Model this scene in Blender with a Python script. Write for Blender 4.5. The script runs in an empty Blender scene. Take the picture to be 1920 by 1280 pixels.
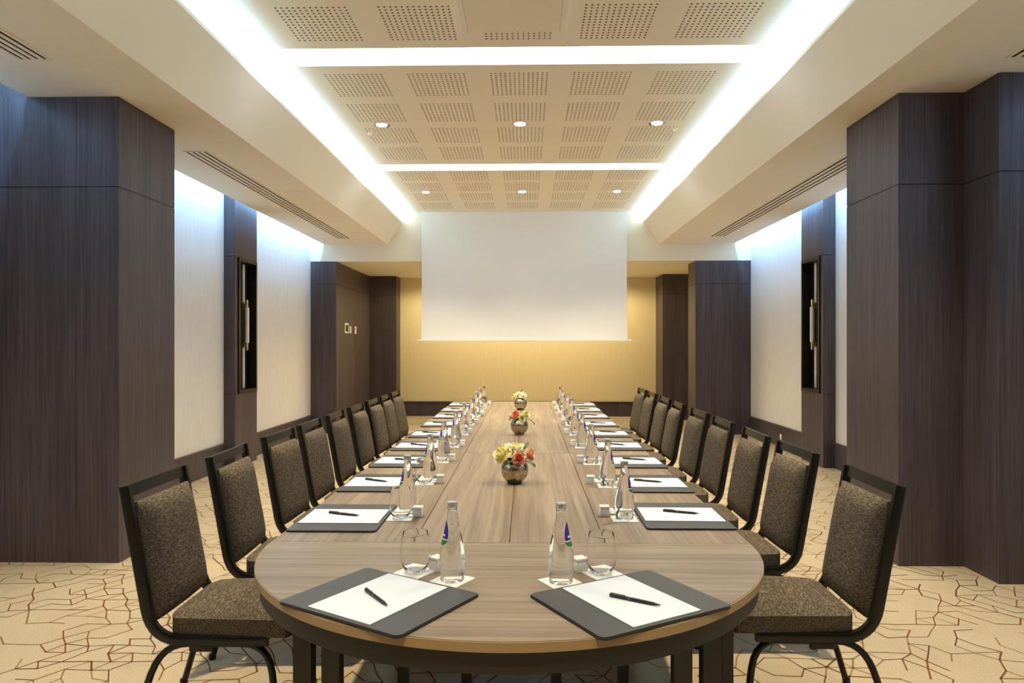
import bpy, bmesh, math, random
from mathutils import Vector, Matrix
random.seed(7)
PI = math.pi
sc = bpy.context.scene
C = sc.collection

# ------------------------------------------------------------------ camera, world, exposure
cam_data = bpy.data.cameras.new('camera')
cam = bpy.data.objects.new('camera', cam_data)
C.objects.link(cam)
FPX = 1300.0
cam_data.sensor_width = 36.0
cam_data.sensor_fit = 'HORIZONTAL'
cam_data.lens = FPX / 1920 * 36.0
cam_data.shift_y = 7 / 1920
cam_data.clip_start = 0.05
cam.location = (0, 0, 1.40)
cam.rotation_euler = (PI / 2, 0, math.atan(27 / FPX))
sc.camera = cam
world = bpy.data.worlds.new('world')
sc.world = world
world.use_nodes = True
world.node_tree.nodes['Background'].inputs[0].default_value = (0.5, 0.5, 0.5, 1)
world.node_tree.nodes['Background'].inputs[1].default_value = 0.0
sc.view_settings.view_transform = 'Standard'
sc.view_settings.look = 'None'
sc.view_settings.exposure = 0.37
sc.view_settings.gamma = 1.0
sc.view_settings.use_curve_mapping = False
sc.cycles.max_bounces = 14
sc.cycles.diffuse_bounces = 6
sc.cycles.glossy_bounces = 4
sc.cycles.transmission_bounces = 12
sc.cycles.transparent_max_bounces = 12
sc.cycles.sample_clamp_indirect = 6.0
sc.cycles.caustics_reflective = False

WARM = (1.0, 0.815, 0.50)      # ceiling spots
COOL = (0.32, 0.585, 1.0)      # cove LED
BLUE = (0.24, 0.54, 1.0)      # wall-slot LED
AMBER = (1.0, 0.85, 0.48)     # alcove lamps
P_SPOT = 275.0
P_COVE = 18.0                 # per metre
P_SIDE = 9.5
P_ALCOVE = 56.0
E_BAND = 3.6

# ------------------------------------------------------------------ helpers
def lin(r, g, b):
    def f(c):
        c /= 255.0
        return c / 12.92 if c <= 0.04045 else ((c + 0.055) / 1.055) ** 2.4
    return (f(r), f(g), f(b), 1.0)

class MB:
    """collects shapes and links them as ONE mesh object"""
    def __init__(self):
        self.v = []; self.f = []; self.m = []
    def add(self, vs, fs, mi=0):
        o = len(self.v)
        self.v += [tuple(p) for p in vs]
        self.f += [tuple(i + o for i in f) for f in fs]
        self.m += [mi] * len(fs)
        return self
    def box(self, x0, x1, y0, y1, z0, z1, mi=0):
        vs = [(x, y, z) for z in (z0, z1) for y in (y0, y1) for x in (x0, x1)]
        return self.add(vs, [(0, 2, 3, 1), (4, 5, 7, 6), (0, 1, 5, 4), (2, 6, 7, 3), (0, 4, 6, 2), (1, 3, 7, 5)], mi)
    def rbox(self, x0, x1, y0, y1, z0, z1, r=0.01, seg=2, mi=0, crown=0.0):
        bm = bmesh.new()
        bmesh.ops.create_cube(bm, size=1.0)
        for v in bm.verts:
            v.co = Vector((x0 + (v.co.x + .5) * (x1 - x0), y0 + (v.co.y + .5) * (y1 - y0), z0 + (v.co.z + .5) * (z1 - z0)))
        bmesh.ops.bevel(bm, geom=bm.edges[:], offset=r, segments=seg, profile=0.5, affect='EDGES')
        bm.verts.index_update()
        vs = [tuple(v.co) for v in bm.verts]
        fs = [[v.index for v in f.verts] for f in bm.faces]
        bm.free()
        return self.add(vs, fs, mi)
    def prism(self, pts, z0, z1, mi=0):
        n = len(pts)
        vs = [(x, y, z0) for x, y in pts] + [(x, y, z1) for x, y in pts]
        fs = [tuple(range(n - 1, -1, -1)), tuple(range(n, 2 * n))]
        fs += [(i, (i + 1) % n, n + (i + 1) % n, n + i) for i in range(n)]
        return self.add(vs, fs, mi)
    def extrude_y(self, pts, y0, y1, mi=0):
        n = len(pts)
        vs = [(x, y0, z) for x, z in pts] + [(x, y1, z) for x, z in pts]
        fs = [tuple(range(n)), tuple(range(2 * n - 1, n - 1, -1))]
        fs += [(i, n + i, n + (i + 1) % n, (i + 1) % n) for i in range(n)]
        return self.add(vs, fs, mi)
    def lathe(self, prof, n=24, mi=0, close=False, c=(0, 0, 0)):
        vs = []; fs = []
        k = len(prof)
        for r, z in prof:
            for i in range(n):
                a = 2 * PI * i / n
                vs.append((c[0] + r * math.cos(a), c[1] + r * math.sin(a), c[2] + z))
        for j in range(k - 1 if not close else k):
            j2 = (j + 1) % k
            for i in range(n):
                i2 = (i + 1) % n
                fs.append((j * n + i, j * n + i2, j2 * n + i2, j2 * n + i))
        if not close:
            if prof[0][0] > 1e-6: fs.append(tuple(range(n - 1, -1, -1)))
            if prof[-1][0] > 1e-6: fs.append(tuple((k - 1) * n + i for i in range(n)))
        return self.add(vs, fs, mi)
    def tube(self, path, rad, n=8, mi=0):
        """round tube along 3-D points; rad a number or list"""
        P = [Vector(p) for p in path]
        R = rad if isinstance(rad, (list, tuple)) else [rad] * len(P)
        vs = []; fs = []
        up = None
        for i, p in enumerate(P):
            t = (P[min(i + 1, len(P) - 1)] - P[max(i - 1, 0)]).normalized()
            if up is None:
                a = Vector((0, 1, 0)) if abs(t.y) < .9 else Vector((1, 0, 0))
                up = (a - t * a.dot(t)).normalized()
            else:
                up = (up - t * up.dot(t)).normalized()
            b = t.cross(up)
            for k in range(n):
                a = 2 * PI * k / n
                vs.append(p + (up * math.cos(a) + b * math.sin(a)) * R[i])
        for i in range(len(P) - 1):
            for k in range(n):
                k2 = (k + 1) % n
                fs.append((i * n + k, i * n + k2, (i + 1) * n + k2, (i + 1) * n + k))
        fs.append(tuple(range(n - 1, -1, -1)))
        fs.append(tuple((len(P) - 1) * n + k for k in range(n)))
        return self.add(vs, fs, mi)
    def strip_xz(self, path, y, wy, wn, mi=0):
        """rectangular tube along an x-z path at a given y (wy = width in y, wn = width in the plane)"""
        vs = []; fs = []
        P = [Vector((p[0], p[1])) for p in path]
        for i, p in enumerate(P):
            t = (P[min(i + 1, len(P) - 1)] - P[max(i - 1, 0)]).normalized()
            nn = Vector((-t.y, t.x))
            c = 0.28
            for (a, b) in ((-1, -1 + c), (-1, 1 - c), (-1 + c, 1), (1 - c, 1), (1, 1 - c), (1, -1 + c), (1 - c, -1), (-1 + c, -1)):
                q = p + nn * (a * wn / 2)
                vs.append((q.x, y + b * wy / 2, q.y))
        k = 8
        for i in range(len(P) - 1):
            for a in range(k):
                b = (a + 1) % k
                fs.append((i * k + a, (i + 1) * k + a, (i + 1) * k + b, i * k + b))
        fs.append(tuple(range(k)))
        fs.append(tuple((len(P) - 1) * k + a for a in range(k - 1, -1, -1)))
        return self.add(vs, fs, mi)
    def build(self, name, mats, parent=None, smooth=None, fix=True):
        me = bpy.data.meshes.new(name)
        me.from_pydata(self.v, [], self.f)
        if not isinstance(mats, (list, tuple)): mats = [mats]
        for m in mats: me.materials.append(M[m] if isinstance(m, str) else m)
        if len(mats) > 1: me.polygons.foreach_set('material_index', self.m)
        if fix:
            bm = bmesh.new(); bm.from_mesh(me)
            bmesh.ops.recalc_face_normals(bm, faces=bm.faces[:])
            bm.to_mesh(me); bm.free()
        if smooth:
            me.polygons.foreach_set('use_smooth', [True] * len(me.polygons))
            me.set_sharp_from_angle(angle=math.radians(smooth))
        me.update()
        o = bpy.data.objects.new(name, me)
        C.objects.link(o)
        if parent is not None: o.parent = parent
        return o

def tag(o, label, cat, group=None):
    o['label'] = label; o['category'] = cat
    if group: o['group'] = group
    return o
def struct(o, label=None, cat=None):
    o['kind'] = 'structure'
    if label: o['label'] = label
    if cat: o['category'] = cat
    return o
def thing(name, label, cat, loc=(0, 0, 0), rz=0.0, group=None):
    o = bpy.data.objects.new(name, None)
    o.empty_display_size = 0.05
    C.objects.link(o)
    o.location = loc; o.rotation_euler = (0, 0, rz)
    return tag(o, label, cat, group)
def copy_tree(o, parent=None):
    c = o.copy(); C.objects.link(c); c.parent = parent
    for ch in o.children: copy_tree(ch, c)
    return c
def put(o, loc, rz, label, group=None):
    o.location = loc; o.rotation_euler = (0, 0, rz); o['label'] = label
    if group: o['group'] = group
    return o
def bez(p0, p1, p2, n=6):
    out = []
    for i in range(n + 1):
        t = i / n
        out.append(tuple((1 - t) ** 2 * a + 2 * t * (1 - t) * b + t * t * c for a, b, c in zip(p0, p1, p2)))
    return out
def light(kind, name, loc, energy, color, parent, **kw):
    l = bpy.data.lights.new(name, kind)
    l.energy = energy; l.color = color
    for k, v in kw.items():
        if k != 'rot': setattr(l, k, v)
    o = bpy.data.objects.new(name, l)
    C.objects.link(o)
    o.location = loc
    o.rotation_euler = kw.get('rot', (0, 0, 0))
    o.parent = parent
    return o

# ------------------------------------------------------------------ materials
M = {}
def mat(name, color=(.8, .8, .8, 1), rough=.5, metal=0.0, spec=.5, trans=0.0, ior=1.45, emit=None, estr=0.0):
    m = bpy.data.materials.new(name); m.use_nodes = True
    b = m.node_tree.nodes['Principled BSDF']
    b.inputs['Base Color'].default_value = color
    b.inputs['Roughness'].default_value = rough
    b.inputs['Metallic'].default_value = metal
    b.inputs['Specular IOR Level'].default_value = spec
    b.inputs['Transmission Weight'].default_value = trans
    b.inputs['IOR'].default_value = ior
    if emit:
        b.inputs['Emission Color'].default_value = (*emit, 1)
        b.inputs['Emission Strength'].default_value = estr
    M[name] = m
    return m
def nodes(m):
    nt = m.node_tree
    return nt, nt.nodes, nt.links, nt.nodes['Principled BSDF']
def mapped(nt, scale, coord='Object', rot=(0, 0, 0)):
    tc = nt.nodes.new('ShaderNodeTexCoord'); mp = nt.nodes.new('ShaderNodeMapping')
    mp.inputs['Scale'].default_value = scale
    mp.inputs['Rotation'].default_value = rot
    nt.links.new(tc.outputs[coord], mp.inputs['Vector'])
    return mp.outputs['Vector']
def noise(nt, vec, scale=1.0, detail=4, rough=.6, dist=0.0):
    n = nt.nodes.new('ShaderNodeTexNoise')
    n.inputs['Scale'].default_value = scale; n.inputs['Detail'].default_value = detail
    n.inputs['Roughness'].default_value = rough; n.inputs['Distortion'].default_value = dist
    nt.links.new(vec, n.inputs['Vector'])
    return n.outputs['Fac']
def ramp(nt, fac, stops):
    r = nt.nodes.new('ShaderNodeValToRGB')
    while len(r.color_ramp.elements) < len(stops): r.color_ramp.elements.new(.5)
    for e, (p, c) in zip(r.color_ramp.elements, stops): e.position = p; e.color = c
    nt.links.new(fac, r.inputs['Fac'])
    return r.outputs['Color']
def mixc(nt, fac, a, b, mode='MIX'):
    x = nt.nodes.new('ShaderNodeMix'); x.data_type = 'RGBA'; x.blend_type = mode
    for s, v in ((0, fac), (6, a), (7, b)):
        if hasattr(v, 'links') or hasattr(v, 'is_linked'): nt.links.new(v, x.inputs[s])
        else: x.inputs[s].default_value = v
    return x.outputs[2]
def math_(nt, op, a, b=0.0, c=None):
    x = nt.nodes.new('ShaderNodeMath'); x.operation = op
    for i, v in enumerate((a, b, c)):
        if v is None: continue
        if hasattr(v, 'is_linked'): nt.links.new(v, x.inputs[i])
        else: x.inputs[i].default_value = v
    return x.outputs[0]
def bump(nt, b, h, strength=.2, dist=.01):
    n = nt.nodes.new('ShaderNodeBump'); n.inputs['Strength'].default_value = strength
    n.inputs['Distance'].default_value = dist
    nt.links.new(h, n.inputs['Height']); nt.links.new(n.outputs['Normal'], b.inputs['Normal'])

def wood(name, dark, mid, light_, scale, rough=.45, b=.04, broad=None, spec=.4):
    m = mat(name, rough=rough, spec=spec); nt, N, L, B = nodes(m)
    f1 = noise(nt, mapped(nt, scale), 1.0, 5, .65, .25)
    col = ramp(nt, f1, [(.28, dark), (.5, mid), (.74, light_)])
    f2 = noise(nt, mapped(nt, broad or tuple(s * .16 for s in scale)), 1.0, 2, .5)
    col = mixc(nt, 1.0, col, ramp(nt, f2, [(.3, (.78, .77, .76, 1)), (.7, (1.12, 1.12, 1.12, 1))]), 'MULTIPLY')
    L.new(col, B.inputs['Base Color'])
    bump(nt, B, f1, b, .002)
    return m
wood('dark_wood', lin(60, 52, 55), lin(82, 72, 76), lin(101, 90, 95), (110, 110, 1.6), .42, broad=(7, 7, .5))
wood('top_along', lin(104, 90, 74), lin(136, 119, 100), lin(160, 143, 122), (55, 1.3, 55), .33, .02, broad=(8, .5, 8))
wood('top_across', lin(104, 90, 74), lin(136, 119, 100), lin(160, 143, 122), (1.3, 55, 55), .33, .02, broad=(.5, 8, 8))
mat('table_edge', lin(152, 128, 94), .45)
mat('plaster', lin(243, 234, 215), .85, spec=.2)
m = mat('wall_fabric', lin(226, 216, 202), .9, spec=.1); nt, N, L, B = nodes(m)
f = noise(nt, mapped(nt, (90, 90, 4)), 1.0, 3)
L.new(ramp(nt, f, [(.3, lin(220, 215, 210)), (.7, lin(232, 228, 223))]), B.inputs['Base Color']); bump(nt, B, f, .05, .003)
m = mat('back_fabric', lin(226, 204, 158), .9, spec=.1); nt, N, L, B = nodes(m)
f = noise(nt, mapped(nt, (60, 60, 3)), 1.0, 3)
L.new(ramp(nt, f, [(.3, lin(228, 211, 172)), (.7, lin(233, 216, 178))]), B.inputs['Base Color'])
mat('line_brown', lin(112, 82, 58), .95, spec=.05)
mat('line_rust', lin(132, 86, 60), .95, spec=.05)
mat('line_faded', lin(140, 117, 90), .95, spec=.05)
mat('joint_black', lin(24, 20, 19), .8)
mat('black_metal', lin(17, 15, 14), .34, 0.0, .5)
mat('apron_dark', lin(34, 29, 25), .5)
mat('hole_dark', lin(118, 98, 70), .9, spec=0)
mat('slot_dark', lin(34, 28, 22), .9, spec=0)
mat('white_plastic', lin(236, 234, 228), .4)
mat('screen_dark', lin(40, 36, 34), .2)
mat('screen_white', lin(243, 244, 246), .8, spec=.2)
mat('chrome', lin(200, 196, 188), .25, 1.0)
mat('brass', lin(226, 204, 160), .3, .8)
mat('frosted', lin(232, 228, 222), .5)
mat('rail_metal', lin(222, 218, 208), .4, .0)
mat('niche_black', lin(14, 12, 12), .6)
mat('leather', lin(62, 61, 62), .42, spec=.5)
mat('leather_edge', lin(26, 24, 24), .5)
mat('paper', lin(208, 215, 226), .7, spec=.2)
mat('coaster', lin(240, 238, 232), .8, spec=.1)
mat('pen_black', lin(34, 31, 30), .35)
mat('pen_grey', lin(120, 112, 102), .35, .5)
mat('glass', (1, 1, 1, 1), 0.0, trans=1.0, ior=1.22)
mat('bottle_glass', (.985, .995, .99, 1), 0.0, trans=1.0, ior=1.36)
mat('cap', lin(196, 198, 198), .3, .6)
mat('label_violet', lin(66, 40, 150), .5)
mat('label_white', lin(235, 235, 245), .5)
mat('label_green', lin(58, 128, 62), .5)
mat('lens', (1, .95, .85, 1), .5, emit=(1, .88, .66), estr=9.0)
mat('band_glow', (.9, .9, .9, 1), .5, emit=(.66, .80, 1.0), estr=E_BAND)
mat('led_glow', (.9, .9, .9, 1), .5, emit=COOL, estr=6.0)
mat('petal_cream', lin(246, 236, 160), .7)
mat('petal_butter', lin(250, 243, 190), .7)
mat('petal_white', lin(244, 240, 222), .7)
mat('petal_coral', lin(232, 112, 92), .7)
mat('petal_pink', lin(244, 190, 158), .7)
mat('leaf_green', lin(86, 108, 56), .6)
mat('leaf_pale', lin(186, 198, 126), .6)
m = mat('vase_metal', lin(176, 160, 134), .24, 1.0); nt, N, L, B = nodes(m)
f = noise(nt, mapped(nt, (38, 38, 38)), 1.0, 4, .7, 1.0)
L.new(ramp(nt, f, [(.3, lin(150, 136, 114)), (.55, lin(196, 182, 154)), (.75, lin(222, 210, 184))]), B.inputs['Base Color'])
bump(nt, B, f, .12, .003)
# tweed
m = mat('tweed', rough=.9, spec=.15); nt, N, L, B = nodes(m)
f1 = noise(nt, mapped(nt, (230, 42, 330)), 1.0, 3, .7, .3)
f2 = noise(nt, mapped(nt, (330, 330, 330)), 1.0, 2)
ff = math_(nt, 'ADD', math_(nt, 'MULTIPLY', f1, .65), math_(nt, 'MULTIPLY', f2, .35))
L.new(ramp(nt, ff, [(.36, lin(42, 36, 31)), (.5, lin(86, 77, 65)), (.64, lin(142, 129, 109))]), B.inputs['Base Color'])
bump(nt, B, ff, .5, .003)
# carpet: cut pile with broken angular line work in browns
m = mat('carpet', rough=.95, spec=.05); nt, N, L, B = nodes(m)
pile = noise(nt, mapped(nt, (160, 160, 160)), 1.0, 3, .7)
base = ramp(nt, pile, [(.3, lin(174, 160, 136)), (.7, lin(205, 190, 164))])
fade = noise(nt, mapped(nt, (1.7, 1.7, 1.7)), 1.0, 3)
c = mixc(nt, 1.0, base, ramp(nt, fade, [(.3, (.93, .93, .93, 1)), (.7, (1.04, 1.04, 1.04, 1))]), 'MULTIPLY')
L.new(c, B.inputs['Base Color']); bump(nt, B, pile, .4, .004)

# ------------------------------------------------------------------ room dimensions (metres; camera stands at x=0, y=0)
WL, WR = -3.43, 3.52          # side walls
YF, YB = -3.5, 13.69          # wall behind the camera, end wall
ZS = 3.0                      # soffit
ZC = 3.5                      # coffer ceiling
YK = 10.95                    # bulkhead in front of the alcove
ZA = 2.73                     # alcove ceiling
SOL, SOR = -3.21, 3.26        # soffit outer edges
SIL, SIR = -2.20, 2.095       # soffit inner edges
LIL, LIR = -1.97, 1.845       # cove lips
ZL = 3.335
CX = -0.057                   # table axis

floor = struct(MB().box(WL - .2, WR + .2, YF - .2, YB + .2, -.12, 0).build('floor', 'carpet'), 'beige carpet with brown angular line pattern', 'floor')
# woven line work of the carpet: open zigzags and stretched hexagons wandering over a triangular lattice
rc = random.Random(21)
mb = MB()
PX_, PY_ = .105, .082
def lat(i, j):
    h = random.Random(i * 7919 + j * 104729)
    return Vector((i * PX_ + (j % 2) * PX_ / 2 + h.uniform(-.018, .018), j * PY_ + h.uniform(-.015, .015)))
def step(i, j, d):
    if d == 0: return i + 1, j
    if d == 3: return i - 1, j
    o = j % 2
    if d == 1: return i + o, j + 1
    if d == 2: return i - 1 + o, j + 1
    if d == 4: return i - 1 + o, j - 1
    return i + o, j - 1
used_e = set()
for _ in range(4600):
    i, j = rc.randint(int(WL / PX_), int(WR / PX_)), rc.randint(int(1.2 / PY_), int(13.4 / PY_))
    d = rc.randrange(6); turn = rc.choice((1, -1)); mi = rc.choices((0, 1, 2), (4, 3, 4))[0]
    pts = [lat(i, j)]
    for k in range(rc.randint(3, 8)):
        i2, j2 = step(i, j, d)
        e = tuple(sorted(((i, j), (i2, j2))))
        q = lat(i2, j2)
        if e in used_e or not (WL < q.x < WR and .8 < q.y < YB): break
        used_e.add(e); pts.append(q); i, j = i2, j2
        r_ = rc.random()
        if r_ < .5: d = (d + turn) % 6
        elif r_ < .75: d = (d - turn) % 6
    w = rc.uniform(.0026, .0044)
    for a, b in zip(pts[:-1], pts[1:]):
        t_ = (b - a).normalized(); n_ = Vector((-t_.y, t_.x)) * w; a2 = a - t_ * w * .6; b2 = b + t_ * w * .6
        mb.add([(*(a2 - n_), .0008), (*(b2 - n_), .0008), (*(b2 + n_), .0008), (*(a2 + n_), .0008)], [(0, 1, 2, 3)], mi)
ln = mb.build('line_pattern', ['line_brown', 'line_rust', 'line_faded'], floor, fix=False)
ln['kind'] = 'stuff'
struct(MB().box(WL - .15, WL, YF, YB, 0, 3.6).build('wall_left', 'wall_fabric'), 'pale fabric-covered side wall on the left', 'wall')
struct(MB().box(WR, WR + .15, YF, YB, 0, 3.6).build('wall_right', 'wall_fabric'), 'pale fabric-covered side wall on the right', 'wall')
struct(MB().box(WL, WR, YB, YB + .15, 0, 3.6).build('wall_back', 'back_fabric'), 'warm yellow end wall behind the projection screen', 'wall')
struct(MB().box(WL, WR, YF - .15, YF, 0, 3.6).build('wall_front', 'dark_wood'), 'dark wood wall behind the camera', 'wall')
struct(MB().box(WL, WR, YK, YB, ZA, 3.62).build('ceiling_alcove', 'plaster'), 'lowered plaster ceiling and bulkhead over the end alcove', 'ceiling')

# soffit beams with a sloped inner face and a light trough behind the lip
def beam(name, sgn, so, si, li, label):
    pts = [(so, ZS), (si, ZS), (li, ZL), (li, ZL + .025), (li + sgn * .025, ZL + .025), (si - sgn * .02, 3.12),
           (si + sgn * .36, 3.12), (si + sgn * .36, 3.62), (so - sgn * .12, 3.62), (so - sgn * .12, 3.32), (so - sgn * .12, 3.05), (so, 3.05)]
    return struct(MB().extrude_y(pts, YF, YK).build(name, 'plaster'), label, 'ceiling')
soffit_l = beam('ceiling_soffit_left', -1, SOL, SIL, LIL, 'dropped plaster soffit beam along the left wall')
soffit_r = beam('ceiling_soffit_right', 1, SOR, SIR, LIR, 'dropped plaster soffit beam along the right wall')
struct(MB().box(WL, SOL + .12, YF, YK, 3.42, 3.62).build('ceiling_cove_left', 'plaster'), 'top of the light slot along the left wall', 'ceiling')
struct(MB().box(SOR - .12, WR, YF, YK, 3.42, 3.62).build('ceiling_cove_right', 'plaster'), 'top of the light slot along the right wall', 'ceiling')

# coffer ceiling with perforated panels and light bands
PW = .47
colx = [CX + k * .645 - PW / 2 for k in (-2, -1, 0, 1, 2)]
rows = [(2.26, .5), (2.93, .5), (3.60, .5), (4.27, .5), (5.335, .5), (6.005, .5), (6.68, .5), (7.335, .5),
        (8.345, .48), (8.955, .48), (9.565, .48), (10.175, .48)]
bands = [(1.74, 2.045), (4.883, 5.189), (8.028, 8.321)]
BX0, BX1 = SIL - .2, SIR + .2
xs = sorted({SIL - .36, SIR + .36, BX0, BX1, *colx, *[x + PW for x in colx]})
ys = sorted({YF, YK, *[r[0] for r in rows], *[r[0] + r[1] for r in rows], *[b for p in bands for b in p]})
mb = MB()
def in_tile(x, y): return any(a < x < a + PW for a in colx) and any(r < y < r + d for r, d in rows)
def in_band(x, y): return BX0 < x < BX1 and any(a < y < b for a, b in bands)
vid = {}
vv = []
for x in xs:
    for y in ys:
        vid[(x, y)] = len(vv); vv.append((x, y, ZC))
ff = []
for i in range(len(xs) - 1):
    for j in range(len(ys) - 1):
        cx_, cy_ = (xs[i] + xs[i + 1]) / 2, (ys[j] + ys[j + 1]) / 2
        if in_tile(cx_, cy_) or in_band(cx_, cy_): continue
        ff.append((vid[(xs[i], ys[j])], vid[(xs[i], ys[j + 1])], vid[(xs[i + 1], ys[j + 1])], vid[(xs[i + 1], ys[j])]))
mb.add(vv, ff)
mb.box(SIL - .36, SIR + .36, YF, YK, 3.60, 3.62)
ceiling = struct(mb.build('ceiling', 'plaster', fix=False), 'plaster coffer ceiling with blocks of round perforations', 'ceiling')

def perforated(name, depth, n=13):
    """a panel whose holes are real: a ring of faces round every hole, hole walls and a dark bottom"""
    mb = MB(); K = 8
    sx, sy = PW / n, depth / n
    r = .0078
    for i in range(n):
        for j in range(n):
            x0, y0 = i * sx, j * sy; cx_, cy_ = x0 + sx / 2, y0 + sy / 2
            ring = []; outer = []; top = []
            for k in range(K):
                a = 2 * PI * k / K
                ca, sa = math.cos(a), math.sin(a)
                s = 1 / max(abs(ca), abs(sa))
                outer.append((cx_ + ca * s * sx / 2, cy_ + sa * s * sy / 2, 0))
                ring.append((cx_ + ca * r, cy_ + sa * r, 0)); top.append((cx_ + ca * r, cy_ + sa * r, .014))
            vs = outer + ring + top
            fs = [(k, K + k, K + (k + 1) % K, (k + 1) % K) for k in range(K)]
            mb.add(vs, fs, 0)
            o = len(mb.v) - len(vs)
            fs2 = [(o + K + k, o + 2 * K + k, o + 2 * K + (k + 1) % K, o + K + (k + 1) % K) for k in range(K)]
            fs2.append(tuple(o + 2 * K + k for k in range(K - 1, -1, -1)))
            mb.f += fs2; mb.m += [1] * len(fs2)
    return mb
tile_mesh = {}
for ry, dep in rows:
    for cx_ in colx:
        if dep not in tile_mesh:
            o = perforated('perforated_panel', dep).build('perforated_panel', ['plaster', 'hole_dark'], ceiling, fix=False)
            tile_mesh[dep] = o.data
        else:
            o = bpy.data.objects.new('perforated_panel', tile_mesh[dep]); C.objects.link(o); o.parent = ceiling
        o.location = (cx_, ry, ZC)

# end wall baseboard etc: tall board with a cap moulding
def baseboard(name, axis, a0, a1, w, sgn, label):
    if axis == 'y':
        b = MB().box(w, w + sgn * .018, a0, a1, 0, .262).build(name, 'dark_wood')
        MB().box(w, w + sgn * .032, a0, a1, .264, .292).build('cap_moulding', 'dark_wood', b)
    else:
        b = MB().box(a0, a1, w, w + sgn * .018, 0, .262).build(name, 'dark_wood')
        MB().box(a0, a1, w, w + sgn * .032, .264, .292).build('cap_moulding', 'dark_wood', b)
    return struct(b, label, 'baseboard')
PLY = (7.79, 8.425); PRY = (7.97, 8.594)
baseboard('baseboard_left', 'y', 5.13, PLY[0], WL, 1, 'tall dark wood baseboard between left pillar and pilaster')
baseboard('baseboard_left', 'y', PLY[1], YK, WL, 1, 'tall dark wood baseboard between left pilaster and far pillar')
baseboard('baseboard_right', 'y', 5.17, PRY[0], WR, -1, 'tall dark wood baseboard between right pillar and pilaster')
baseboard('baseboard_right', 'y', PRY[1], YK, WR, -1, 'tall dark wood baseboard between right pilaster and far pillar')
baseboard('baseboard_back', 'x', -2.5, 2.55, YB, -1, 'tall dark wood baseboard under the yellow end wall')

# wood-panelled pillars: dark core, proud veneer panels with recessed joints
T = .012; G = .0025; GV = .0007
def panels_y(core, y, d, x0, x1, zs, splits=()):
    """panels on a face looking along -y (d=-1); proud by T"""
    xx = [x0, *splits, x1]
    for a, b in zip(xx[:-1], xx[1:]):
        for z0, z1 in zip(zs[:-1], zs[1:]):
            MB().box(a + (GV if a != x0 else 0), b - (GV if b != x1 else 0), min(y, y + d * T), max(y, y + d * T), z0 + (G if z0 > 0 else 0), z1 - G).build('wood_panel', 'dark_wood', core)
def panels_x(core, x, d, y0, y1, zs, splits=()):
    yy = [y0, *splits, y1]
    for a, b in zip(yy[:-1], yy[1:]):
        for z0, z1 in zip(zs[:-1], zs[1:]):
            MB().box(min(x, x + d * T), max(x, x + d * T), a + (GV if a != y0 else 0), b - (GV if b != y1 else 0), z0 + (G if z0 > 0 else 0), z1 - G).build('wood_panel', 'dark_wood', core)
def pillar(name, x0, x1, y0, y1, z1, label):
    return struct(MB().box(x0, x1, y0, y1, 0, z1).build(name, 'joint_black'), label, 'pillar')
ZJ = 2.42
p = pillar('wall_pillar_left', WL, -2.62 - T, 4.405 + T, 5.11, ZS, 'large dark wood pillar at the left of the room')
panels_y(p, 4.405 + T, -1, WL, -2.62, [0, ZJ, ZS], (-2.90,))
panels_x(p, -2.62 - T, 1, 4.405 + T, 5.11, [0, ZJ, ZS])
MB().box(WL, SOL, 4.405 + T, 5.11, ZS, 3.42).build('top_block', 'dark_wood', p)
p = pillar('wall_pillar_right', 2.358 + T, WR, 4.446 + T, 5.156, ZS, 'large dark wood pillar at the right of the room')
panels_y(p, 4.446 + T, -1, 2.358, 2.77 + T, [0, ZJ, ZS])
panels_x(p, 2.358 + T, -1, 4.446 + T, 5.156, [0, ZJ, ZS], (4.79,))
MB().box(SOR, WR, 4.446 + T, 5.156, ZS, 3.42).build('top_block', 'dark_wood', p)
p = pillar('wall_pillar_corner_right', 2.769 + T, WR, 4.121 + T, 4.446, ZS, 'stepped dark wood return in front of right pillar')
panels_y(p, 4.121 + T, -1, 2.769, WR, [0, ZJ, ZS])
panels_x(p, 2.769 + T, -1, 4.121 + T, 4.446, [0, ZJ, ZS])
ZJ2 = 2.37
p = pillar('wall_pillar_far_left', WL, -3.02 - T, YK + T, YB, ZA, 'far left dark wood pillar with control panels')
panels_y(p, YK + T, -1, WL, -3.02, [0, ZJ2, ZA])
panels_x(p, -3.02 - T, 1, YK + T, 13.3, [0, ZJ2, ZA], (12.1,))
p = pillar('wall_pillar_alcove_left', -3.02 - T, -2.50 - T, 13.3 + T, YB, ZA, 'dark wood pier in the left corner of the alcove')
panels_y(p, 13.3 + T, -1, -3.02, -2.50, [0, ZJ2, ZA])
panels_x(p, -2.50 - T, 1, 13.3 + T, YB, [0, ZJ2, ZA])
p = pillar('wall_pillar_far_right', 2.655 + T, WR, YK + T, 11.43, ZA, 'far right dark wood pillar facing the room')
panels_y(p, YK + T, -1, 2.655, WR, [0, ZJ2, ZA], (3.06,))
panels_x(p, 2.655 + T, -1, YK + T, 11.43, [0, ZJ2, ZA])
p = pillar('wall_pillar_alcove_right', 2.545 + T, WR, 13.02 + T, YB, ZA, 'dark wood pier in the right corner of the alcove')
panels_y(p, 13.02 + T, -1, 2.545, WR, [0, ZJ2, ZA])
panels_x(p, 2.545 + T, -1, 13.02 + T, YB, [0, ZJ2, ZA])

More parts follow.
